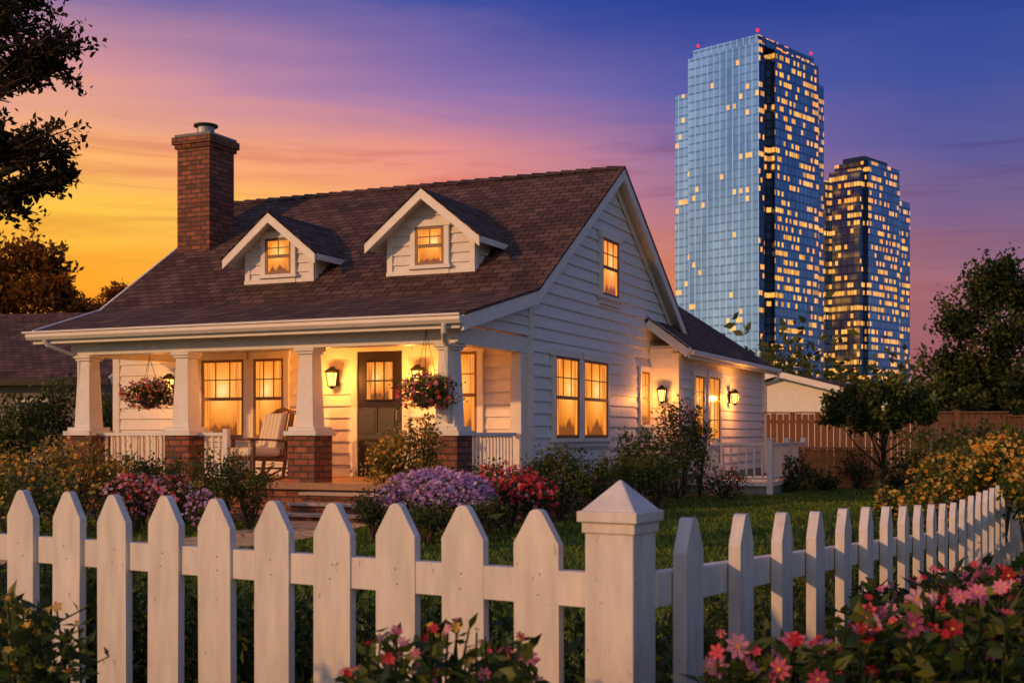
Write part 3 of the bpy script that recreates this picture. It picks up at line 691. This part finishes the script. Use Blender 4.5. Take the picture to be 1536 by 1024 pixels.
def nb_house(name, loc, rot, wd, dp, hwal, hr, wall):
    e = empty(name, loc, rot); C = MB()
    C.box(-wd/2, wd/2, -dp/2, dp/2, 0, hwal, wall)
    o = .4; P = [(-wd/2-o, -dp/2-o, hwal), (wd/2+o, -dp/2-o, hwal), (wd/2+o, 0, hr), (-wd/2-o, 0, hr), (-wd/2-o, dp/2+o, hwal), (wd/2+o, dp/2+o, hwal)]
    C.add(P, [(0, 1, 2, 3), (3, 2, 5, 4)], M['shx']); C.add([(x, y, z-.12) for x, y, z in P], [(0, 1, 2, 3), (3, 2, 5, 4)], M['trim'])
    for s_ in (-1, 1):
        C.add([(s_*wd/2, -dp/2, hwal), (s_*wd/2, dp/2, hwal), (s_*wd/2, 0, hr-.2)], [(0, 1, 2)], wall)
        C.beam((s_*(wd/2+o), -dp/2-o, hwal-.06), (s_*(wd/2+o), 0, hr-.06), .05, .2, M['trim']); C.beam((s_*(wd/2+o), dp/2+o, hwal-.06), (s_*(wd/2+o), 0, hr-.06), .05, .2, M['trim'])
    C.box(-wd/2-o, wd/2+o, -dp/2-o-.06, -dp/2-o, hwal-.16, hwal, M['metal'])
    for i in range(3):
        x = -wd/2+wd*(i+.5)/3; C.box(x-.5, x+.5, -dp/2-.05, -dp/2+.01, 1, 2.1, M['trim']); C.box(x-.42, x+.42, -dp/2-.06, -dp/2-.04, 1.08, 2.02, M['metal'])
    C.obj('house_shell', e)
nb_house('neighbor_house', (-15.5, 37, 0), math.radians(-12), 12, 8, 2.6, 4.75, m_simple('nb_wall', (.20, .17, .15), .8))
nb_house('neighbor_house', (11.5, 47, 0), math.radians(62), 10, 9, 2.0, 3.3, M['trim'])

# ------------------------------------------------------------ skyscrapers
def m_tower(name, lit_t, rowbias, base, fh=3.5, fw=1.55, seed=0, mull=.5, var=.2, vline=None):
    n = N(name); s = n.sep(n.obj()); h = n.math('ADD', n.math('ADD', s[0], s[1]), 400+seed)
    cx = n.math('DIVIDE', h, fw); cz = n.math('DIVIDE', s[2], fh)
    fx, fz = n.math('FRACT', cx), n.math('FRACT', cz); ix, iz = n.math('FLOOR', cx), n.math('FLOOR', cz)
    wn = n.n('ShaderNodeTexWhiteNoise', noise_dimensions='3D'); n.l(n.comb(ix, iz, seed), wn.inputs[0])
    wr = n.n('ShaderNodeTexWhiteNoise', noise_dimensions='2D'); n.l(n.comb(n.math('FLOOR', n.math('DIVIDE', ix, 4.0)), iz), wr.inputs[0])
    cl = n.noise(n.comb(n.math('MULTIPLY', ix, .12), n.math('MULTIPLY', iz, .30), seed), 1.0, 2)
    val = n.math('ADD', n.math('MULTIPLY', wn.outputs[0], 1-rowbias), n.math('MULTIPLY', wr.outputs[0], rowbias))
    val = n.math('ADD', val, n.math('MULTIPLY', n.math('SUBTRACT', cl, .5), 1.1))
    lit = n.math('GREATER_THAN', val, lit_t)
    mx = n.math('GREATER_THAN', fz, .22)
    wl = n.math('MULTIPLY', n.math('GREATER_THAN', fx, .14), n.math('MULTIPLY', n.math('GREATER_THAN', fz, .30), n.math('LESS_THAN', fz, .85)))
    vl = n.math('LESS_THAN', n.math('FRACT', n.math('DIVIDE', cx, 2.0)), .13)
    tint = n.ramp(wn.outputs[0], [(0, (1-var,)*3), (1, (1+var,)*3)])
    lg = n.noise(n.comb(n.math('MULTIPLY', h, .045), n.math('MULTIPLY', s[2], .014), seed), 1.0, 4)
    tint = n.mix(1.0, tint, n.ramp(lg, [(.32, (.50, .56, .66)), (.66, (1.3, 1.2, 1.08))]), 'MULTIPLY')  # broad noise paints reflected clouds into the glass colour
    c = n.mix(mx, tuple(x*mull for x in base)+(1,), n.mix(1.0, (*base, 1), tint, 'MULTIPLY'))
    vc_ = vline or tuple(x*.45 for x in base)
    c = n.mix(vl, c, (*vc_, 1))
    em = n.math('MULTIPLY', n.math('MULTIPLY', lit, wl), n.math('ADD', .45, n.math('MULTIPLY', n.math('POWER', wn.outputs[0], 1.5), 1.1)))
    ec = n.mix(wr.outputs[0], (1, .30, .035, 1), (1, .46, .09, 1))
    c = n.mix(n.math('MULTIPLY', lit, wl), c, (.05, .04, .03, 1))
    wob = n.noise(n.comb(n.math('DIVIDE', ix, 3.0), n.math('DIVIDE', iz, 2.0), 0), 1.0, 1)
    n.bsdf(c, .12, .94, normal=n.bump(wob, .08, 1.0), emis=ec, estr=em); return n.m
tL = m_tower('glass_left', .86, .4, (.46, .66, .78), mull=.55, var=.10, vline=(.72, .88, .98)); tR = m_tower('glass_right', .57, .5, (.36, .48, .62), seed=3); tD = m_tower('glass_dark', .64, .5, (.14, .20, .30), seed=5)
dark = m_simple('tower_metal', (.06, .09, .13), .4, .5)
beac = m_emit('beacon_red', (1, .02, .03), 2.0)
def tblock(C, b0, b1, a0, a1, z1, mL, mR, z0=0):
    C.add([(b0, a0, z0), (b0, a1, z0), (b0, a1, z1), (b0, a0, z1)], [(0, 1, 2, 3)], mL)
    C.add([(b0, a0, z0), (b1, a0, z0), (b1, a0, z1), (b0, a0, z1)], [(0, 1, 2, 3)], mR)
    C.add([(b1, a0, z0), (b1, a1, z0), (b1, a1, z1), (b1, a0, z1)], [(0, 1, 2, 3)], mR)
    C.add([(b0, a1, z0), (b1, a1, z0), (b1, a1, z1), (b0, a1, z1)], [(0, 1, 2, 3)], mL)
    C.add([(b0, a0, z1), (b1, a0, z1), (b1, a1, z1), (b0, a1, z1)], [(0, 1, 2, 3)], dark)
RT = math.atan2(.72, .69)
def beacon(C, x, y, z, r=.6):
    C.tube([(x, y, z), (x, y, z+1.4)], .2, dark, 5); C.tube([(x, y, z+1.1), (x, y, z+1.5), (x, y, z+2.1), (x, y, z+2.4)], [r*.5, r, r, r*.5], beac, 8)
e = empty('skyscraper', (99.4, 500, 0), RT); C = MB()
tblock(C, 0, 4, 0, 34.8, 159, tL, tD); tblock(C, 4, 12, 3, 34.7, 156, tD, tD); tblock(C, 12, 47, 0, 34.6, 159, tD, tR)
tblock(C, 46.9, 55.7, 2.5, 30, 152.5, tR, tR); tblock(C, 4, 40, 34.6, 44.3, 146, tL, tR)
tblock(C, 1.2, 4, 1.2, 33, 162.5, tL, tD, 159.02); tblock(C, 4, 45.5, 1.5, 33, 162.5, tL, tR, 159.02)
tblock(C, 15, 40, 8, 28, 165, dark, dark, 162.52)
beacon(C, 1.8, 1.8, 162.5); beacon(C, 44, 2, 162.5, .5); beacon(C, 2, 31, 162.5, .5); C.obj('tower_body', e)
e = empty('skyscraper', (157, 560, 0), RT); C = MB()
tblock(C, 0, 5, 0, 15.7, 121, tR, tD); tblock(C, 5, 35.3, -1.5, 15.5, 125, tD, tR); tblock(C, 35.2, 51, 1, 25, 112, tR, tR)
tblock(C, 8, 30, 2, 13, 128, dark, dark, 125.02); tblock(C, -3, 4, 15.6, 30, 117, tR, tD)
C.obj('tower_body', e)

# ------------------------------------------------------------ grass blades
def blades(name, n_, y0, y1, h):
    yy = y0+(y1-y0)*rng.uniform(0, 1, n_)**1.3; xx = rng.uniform(-1, 1, n_)*yy*.43
    P = np.stack([xx, yy, np.zeros(n_)], 1)
    loc = P[:, :2]-np.array([.251, 19.33]); u = loc[:, 0]*.913-loc[:, 1]*.408; v = loc[:, 0]*.408+loc[:, 1]*.913
    keep = ~((u > -8.6) & (u < 1) & (v > -4.0)) & ~((u > .5) & (u < 2.6) & (v > 6))
    for i in range(len(ctr)-1):
        a_, b_ = np.array(ctr[i]), np.array(ctr[i+1]); ab = b_-a_; t = np.clip(((P[:, :2]-a_)@ab)/(ab@ab), 0, 1)[:, None]
        keep &= np.linalg.norm(P[:, :2]-a_-t*ab, axis=1) > .68
    P = P[keep]; k = len(P); ph = np.sin(P[:, 0]*1.3)*np.cos(P[:, 1]*.9)*.15
    hh = h*rng.uniform(.5, 1.3, k); lean = rng.normal(size=(k, 2))*.4*hh[:, None]; a = rng.uniform(0, 3.14, k); wd = .006+P[:, 1]*.0005
    s = np.stack([np.cos(a)*wd, np.sin(a)*wd, np.zeros(k)], 1); tip = P+np.concatenate([lean, hh[:, None]], 1); md = P+np.concatenate([lean*.35, hh[:, None]*.6], 1)
    V = np.stack([P-s, P+s, md+s*.7, tip], 1).reshape(-1, 3)
    np_mesh(name, [(V, np.arange(k*4).reshape(-1, 4), np.repeat(np.clip(.5+ph+rng.normal(size=k)*.25, 0, 1), 4), M['blade'])])
blades('lawn_grass', 110000, 4, 27, .045)

# ------------------------------------------------------------ garden beds & shrubs
def hw2(u, v): x, y, _ = HW(u, v); return x, y
sheet('garden_bed', [hw2(-8.6, -2.6), hw2(-2.4, -2.6), hw2(-2.4, -3.7), hw2(-5, -4.3), hw2(-9.5, -4.4), hw2(-11, -1)], .006, mulch)
sheet('garden_bed', [hw2(-.5, -2.6), hw2(-.5, -3.9), hw2(1.0, -4.0), hw2(1.6, -1), hw2(1.5, 3), hw2(1.1, 6.5), hw2(.05, 6), hw2(.05, -2.6)], .006, mulch)
def bl(px, py0, py1, pxw, depth, n_):
    z1 = H+(650-py0)*depth/F; z0 = max(0, H+(650-py1)*depth/F); r = pxw/2*depth/F
    return ((px-768)/F*depth, depth, (z0+z1)/2, r, r*.8, (z1-z0)/2, n_)
YL = (M['yel'], .05, .05, None)
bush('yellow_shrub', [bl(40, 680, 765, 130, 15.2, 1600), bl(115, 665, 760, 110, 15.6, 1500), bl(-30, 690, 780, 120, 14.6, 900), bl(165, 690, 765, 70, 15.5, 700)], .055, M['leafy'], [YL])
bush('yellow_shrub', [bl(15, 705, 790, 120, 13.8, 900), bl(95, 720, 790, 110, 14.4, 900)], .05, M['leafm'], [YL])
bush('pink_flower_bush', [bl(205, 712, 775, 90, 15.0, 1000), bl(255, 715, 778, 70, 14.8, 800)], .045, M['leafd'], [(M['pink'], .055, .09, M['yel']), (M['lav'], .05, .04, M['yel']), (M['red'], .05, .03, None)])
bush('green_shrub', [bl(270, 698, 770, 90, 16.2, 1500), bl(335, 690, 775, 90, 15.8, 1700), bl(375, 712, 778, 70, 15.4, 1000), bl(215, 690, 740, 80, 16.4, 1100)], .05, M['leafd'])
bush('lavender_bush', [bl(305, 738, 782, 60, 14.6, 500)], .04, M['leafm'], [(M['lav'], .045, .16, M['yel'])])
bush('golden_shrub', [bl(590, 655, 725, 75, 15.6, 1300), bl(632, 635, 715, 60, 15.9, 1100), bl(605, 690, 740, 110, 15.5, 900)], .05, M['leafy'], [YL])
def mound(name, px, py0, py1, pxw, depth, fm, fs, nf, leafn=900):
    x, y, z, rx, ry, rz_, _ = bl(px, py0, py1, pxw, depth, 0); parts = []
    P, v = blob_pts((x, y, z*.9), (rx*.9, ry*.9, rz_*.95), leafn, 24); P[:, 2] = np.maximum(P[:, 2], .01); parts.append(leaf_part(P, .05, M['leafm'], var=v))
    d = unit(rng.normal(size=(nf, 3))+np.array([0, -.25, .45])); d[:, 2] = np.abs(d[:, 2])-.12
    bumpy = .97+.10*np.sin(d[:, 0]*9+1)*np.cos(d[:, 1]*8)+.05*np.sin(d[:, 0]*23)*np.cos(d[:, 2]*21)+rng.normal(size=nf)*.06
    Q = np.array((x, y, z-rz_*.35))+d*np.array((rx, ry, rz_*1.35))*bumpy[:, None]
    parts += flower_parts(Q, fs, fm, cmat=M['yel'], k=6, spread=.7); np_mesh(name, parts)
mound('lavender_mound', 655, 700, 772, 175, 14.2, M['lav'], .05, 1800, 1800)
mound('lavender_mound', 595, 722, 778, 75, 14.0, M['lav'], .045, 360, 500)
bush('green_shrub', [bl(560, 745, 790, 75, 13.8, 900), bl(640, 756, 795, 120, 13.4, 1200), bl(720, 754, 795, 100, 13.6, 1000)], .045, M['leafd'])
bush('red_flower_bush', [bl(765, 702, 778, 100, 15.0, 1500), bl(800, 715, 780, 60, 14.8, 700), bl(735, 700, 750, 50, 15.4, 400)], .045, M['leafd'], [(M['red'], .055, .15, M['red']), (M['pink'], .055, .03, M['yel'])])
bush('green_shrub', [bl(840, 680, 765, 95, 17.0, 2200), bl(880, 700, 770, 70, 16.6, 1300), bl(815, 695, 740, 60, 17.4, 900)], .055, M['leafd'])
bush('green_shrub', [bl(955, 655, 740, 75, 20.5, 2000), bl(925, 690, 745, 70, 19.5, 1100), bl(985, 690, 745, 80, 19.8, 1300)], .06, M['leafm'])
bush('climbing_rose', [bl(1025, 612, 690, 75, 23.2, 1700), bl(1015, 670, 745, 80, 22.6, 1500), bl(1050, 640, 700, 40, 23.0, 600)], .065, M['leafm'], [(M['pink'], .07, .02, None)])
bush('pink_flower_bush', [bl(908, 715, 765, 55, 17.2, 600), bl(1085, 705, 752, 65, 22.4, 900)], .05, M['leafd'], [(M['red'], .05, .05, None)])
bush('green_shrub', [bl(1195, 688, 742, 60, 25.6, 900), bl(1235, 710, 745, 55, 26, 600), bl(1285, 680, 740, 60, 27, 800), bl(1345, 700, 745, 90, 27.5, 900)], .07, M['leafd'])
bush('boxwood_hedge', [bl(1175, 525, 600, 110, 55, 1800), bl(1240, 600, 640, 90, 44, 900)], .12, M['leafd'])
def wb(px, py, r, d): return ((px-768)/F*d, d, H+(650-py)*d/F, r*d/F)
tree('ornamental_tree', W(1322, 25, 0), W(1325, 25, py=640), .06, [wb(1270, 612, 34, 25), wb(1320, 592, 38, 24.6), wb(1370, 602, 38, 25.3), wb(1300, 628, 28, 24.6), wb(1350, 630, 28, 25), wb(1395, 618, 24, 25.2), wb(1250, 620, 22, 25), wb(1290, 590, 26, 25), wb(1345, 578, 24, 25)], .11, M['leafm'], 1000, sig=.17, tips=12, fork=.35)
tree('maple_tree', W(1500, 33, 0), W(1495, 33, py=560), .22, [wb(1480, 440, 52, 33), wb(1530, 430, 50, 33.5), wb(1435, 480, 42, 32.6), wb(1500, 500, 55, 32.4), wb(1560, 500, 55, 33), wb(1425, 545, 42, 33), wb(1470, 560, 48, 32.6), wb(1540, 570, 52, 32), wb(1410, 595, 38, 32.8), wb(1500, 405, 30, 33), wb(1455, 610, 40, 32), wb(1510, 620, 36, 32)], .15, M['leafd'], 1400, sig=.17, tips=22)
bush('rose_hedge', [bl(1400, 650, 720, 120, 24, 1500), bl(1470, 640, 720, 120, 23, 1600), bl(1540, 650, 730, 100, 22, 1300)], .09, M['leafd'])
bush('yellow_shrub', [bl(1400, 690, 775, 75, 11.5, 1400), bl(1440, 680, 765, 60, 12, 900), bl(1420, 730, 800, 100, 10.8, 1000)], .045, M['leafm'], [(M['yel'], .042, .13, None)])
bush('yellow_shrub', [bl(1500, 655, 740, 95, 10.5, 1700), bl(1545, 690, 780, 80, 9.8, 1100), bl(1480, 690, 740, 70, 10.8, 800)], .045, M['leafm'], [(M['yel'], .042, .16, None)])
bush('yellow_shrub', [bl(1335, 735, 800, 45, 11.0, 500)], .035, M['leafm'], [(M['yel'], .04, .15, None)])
# left side trees
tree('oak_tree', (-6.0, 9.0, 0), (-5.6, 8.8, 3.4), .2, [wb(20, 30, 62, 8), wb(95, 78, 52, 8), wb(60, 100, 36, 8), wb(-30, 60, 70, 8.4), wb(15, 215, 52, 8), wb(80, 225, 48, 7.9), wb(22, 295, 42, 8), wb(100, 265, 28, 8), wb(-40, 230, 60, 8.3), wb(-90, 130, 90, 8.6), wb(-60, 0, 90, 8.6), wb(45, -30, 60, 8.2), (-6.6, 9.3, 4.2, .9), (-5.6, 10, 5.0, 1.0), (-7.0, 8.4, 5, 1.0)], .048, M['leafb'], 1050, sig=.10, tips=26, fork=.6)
tree('maple_tree', W(40, 40, 0), W(40, 40, py=480), .25, [wb(30, 385, 45, 40), wb(75, 400, 36, 40.5), wb(-15, 410, 45, 40), wb(60, 440, 45, 39.5), wb(10, 450, 42, 40), wb(95, 435, 26, 40), wb(-40, 450, 50, 40)], .2, M['leafo'], 1100, sig=.2, tips=20)
tree('maple_tree', W(185, 46, 0), W(185, 46, py=500), .2, [wb(180, 440, 22, 46), wb(150, 465, 26, 46), wb(115, 465, 28, 45), wb(205, 465, 24, 46)], .2, M['leafo'], 700, sig=.2)
bush('green_shrub', [bl(85, 575, 665, 75, 27, 1700), bl(30, 600, 680, 90, 26, 1500), bl(150, 590, 660, 50, 27, 800), bl(-20, 620, 700, 90, 24, 900), bl(20, 640, 700, 80, 20, 900)], .09, M['leafd'])
parts = []
for i in range(80):
    a = math.radians(-55+110*i/79+R.uniform(-.5, .5)); dd = R.uniform(95, 150); r = R.uniform(4, 7)
    P, v = blob_pts((math.sin(a)*dd, math.cos(a)*dd, r*.6), (r, r, r*R.uniform(.6, 1.0)), 450, 20); parts.append(leaf_part(P, 1.0, M['leafd'], var=v))
np_mesh('distant_trees', parts)
parts = []
for t in np.arange(-1, 16, .45):
    x, y = .07-.187*t+.25+R.uniform(-.1, .1), 3.1+.111*t+.75+R.uniform(-.1, .15)
    P, v = blob_pts((x, y, .28), (.26, .24, R.uniform(.26, .40)), 560, 16); P[:, 2] = np.maximum(P[:, 2], .02); parts.append(leaf_part(P, .05, M['leafd'], var=v*.9, up=.8, width=.2))
np_mesh('border_plants', parts)
parts = []
for t in np.arange(0, 22, .7):
    x, y = .441+.2056*t-.42+R.uniform(-.1, .1), 3.1+.409*t+.3+R.uniform(-.1, .15)
    P, v = blob_pts((x, y, .26), (.3, .3, R.uniform(.22, .36)), 460, 16); P[:, 2] = np.maximum(P[:, 2], .02); parts.append(leaf_part(P, .05, M['leafd'], var=v*.9, up=.8, width=.2))
np_mesh('border_plants', parts)

# ------------------------------------------------------------ foreground flowers
def stems_plant(name, pts, leafmat, flist, lsize=.05, bend=.08, nleaf=26):
    e = empty(name); mb = MB(); parts = []; LP = []; LD = []; FP = []
    for (x, y, h) in pts:
        bx, by = x+R.gauss(0, bend), y+R.gauss(0, bend*.6); p0 = Vector((bx, by, 0)); p2 = Vector((x, y, h)); p1 = Vector(((bx+x)/2+R.gauss(0, .02), (by+y)/2, h*.55))
        C_ = [p0*(1-t)**2+p1*2*t*(1-t)+p2*t*t for t in (0, .3, .55, .8, 1)]; mb.tube(C_, [.005, .0045, .004, .003, .002], M['leafm'], 5)
        for _ in range(nleaf):
            t = R.uniform(.35, 1)**.8; q = p0*(1-t)**2+p1*2*t*(1-t)+p2*t*t; LP.append(tuple(q)); a = R.uniform(0, 6.28); LD.append((math.cos(a), math.sin(a), R.uniform(-.1, .9)))
        for _ in range(3):
            t = R.uniform(.6, .95); q = p0*(1-t)**2+p1*2*t*(1-t)+p2*t*t; r = q+Vector((R.gauss(0, .05), R.gauss(0, .04), R.uniform(.02, .07))); mb.tube([q, r], [.003, .0015], M['leafm'], 4)
            for _ in range(5): w_ = q.lerp(r, R.random()); LP.append(tuple(w_)); LD.append((R.gauss(0, 1), R.gauss(0, 1), .5))
            if R.random() < .45: FP.append(tuple(r))
        if R.random() < .8: FP.append((x, y, h+.005))
    mb.obj('stems', e); parts.append(leaf_part(np.array(LP), lsize, leafmat, dirs=np.array(LD), width=.22))
    FP = np.array(FP); idx = rng.integers(0, len(flist), len(FP))
    for i, (fm, fs, cm, k) in enumerate(flist):
        if (idx == i).any(): parts += flower_parts(FP[idx == i], fs, fm, face=(-.1, -.8, .6), k=k, cmat=cm, spread=.55)
    np_mesh('leaves_and_petals', parts, e); return e
def fgpts(n_, px0, px1, d0, d1, topfn):
    o = []
    for _ in range(n_):
        px = R.uniform(px0, px1); d = R.uniform(d0, d1); py = topfn(px)+abs(R.gauss(0, 45)); o.append(((px-768)/F*d, d, max(.2, H+(650-py)*d/F)))
    return o
pk = [(M['pink'], .044, M['yel'], 8), (M['pink'], .034, M['yel'], 7), (M['red'], .036, M['yel'], 6), (M['red'], .028, M['red'], 9)]
stems_plant('flower_bed_plants', fgpts(62, 1270, 1570, 2.3, 3.0, lambda p: 915-max(0, (p-1300))*.2), M['leafm'], pk)
stems_plant('flower_bed_plants', fgpts(60, 1380, 1600, 3.2, 4.6, lambda p: 845), M['leafd'], pk, .055)
stems_plant('flower_bed_plants', fgpts(40, 1290, 1440, 3.6, 5.0, lambda p: 870), M['leafd'], pk, .055)
stems_plant('flower_bed_plants', fgpts(36, 1040, 1290, 2.2, 2.6, lambda p: 985-(p-1040)*.2), M['leafm'], pk[:2]+[(M['red'], .03, M['red'], 6)], .045)
stems_plant('flower_bed_plants', fgpts(44, 480, 820, 2.1, 2.6, lambda p: 930+abs(p-680)*.2), M['leafm'], [(M['pink'], .036, M['yel'], 7), (M['red'], .026, M['red'], 7), (M['yel'], .018, None, 5), (M['yel'], .015, None, 5), (M['pink'], .024, M['yel'], 7)], .04)
stems_plant('flower_bed_plants', fgpts(30, -40, 125, 2.4, 3.0, lambda p: 885+p*.2), M['leafm'], [(M['yel'], .02, None, 5), (M['yel'], .016, None, 5)], .04)
print('faces', sum(len(o.data.polygons) for o in bpy.data.objects if o.type == 'MESH'))
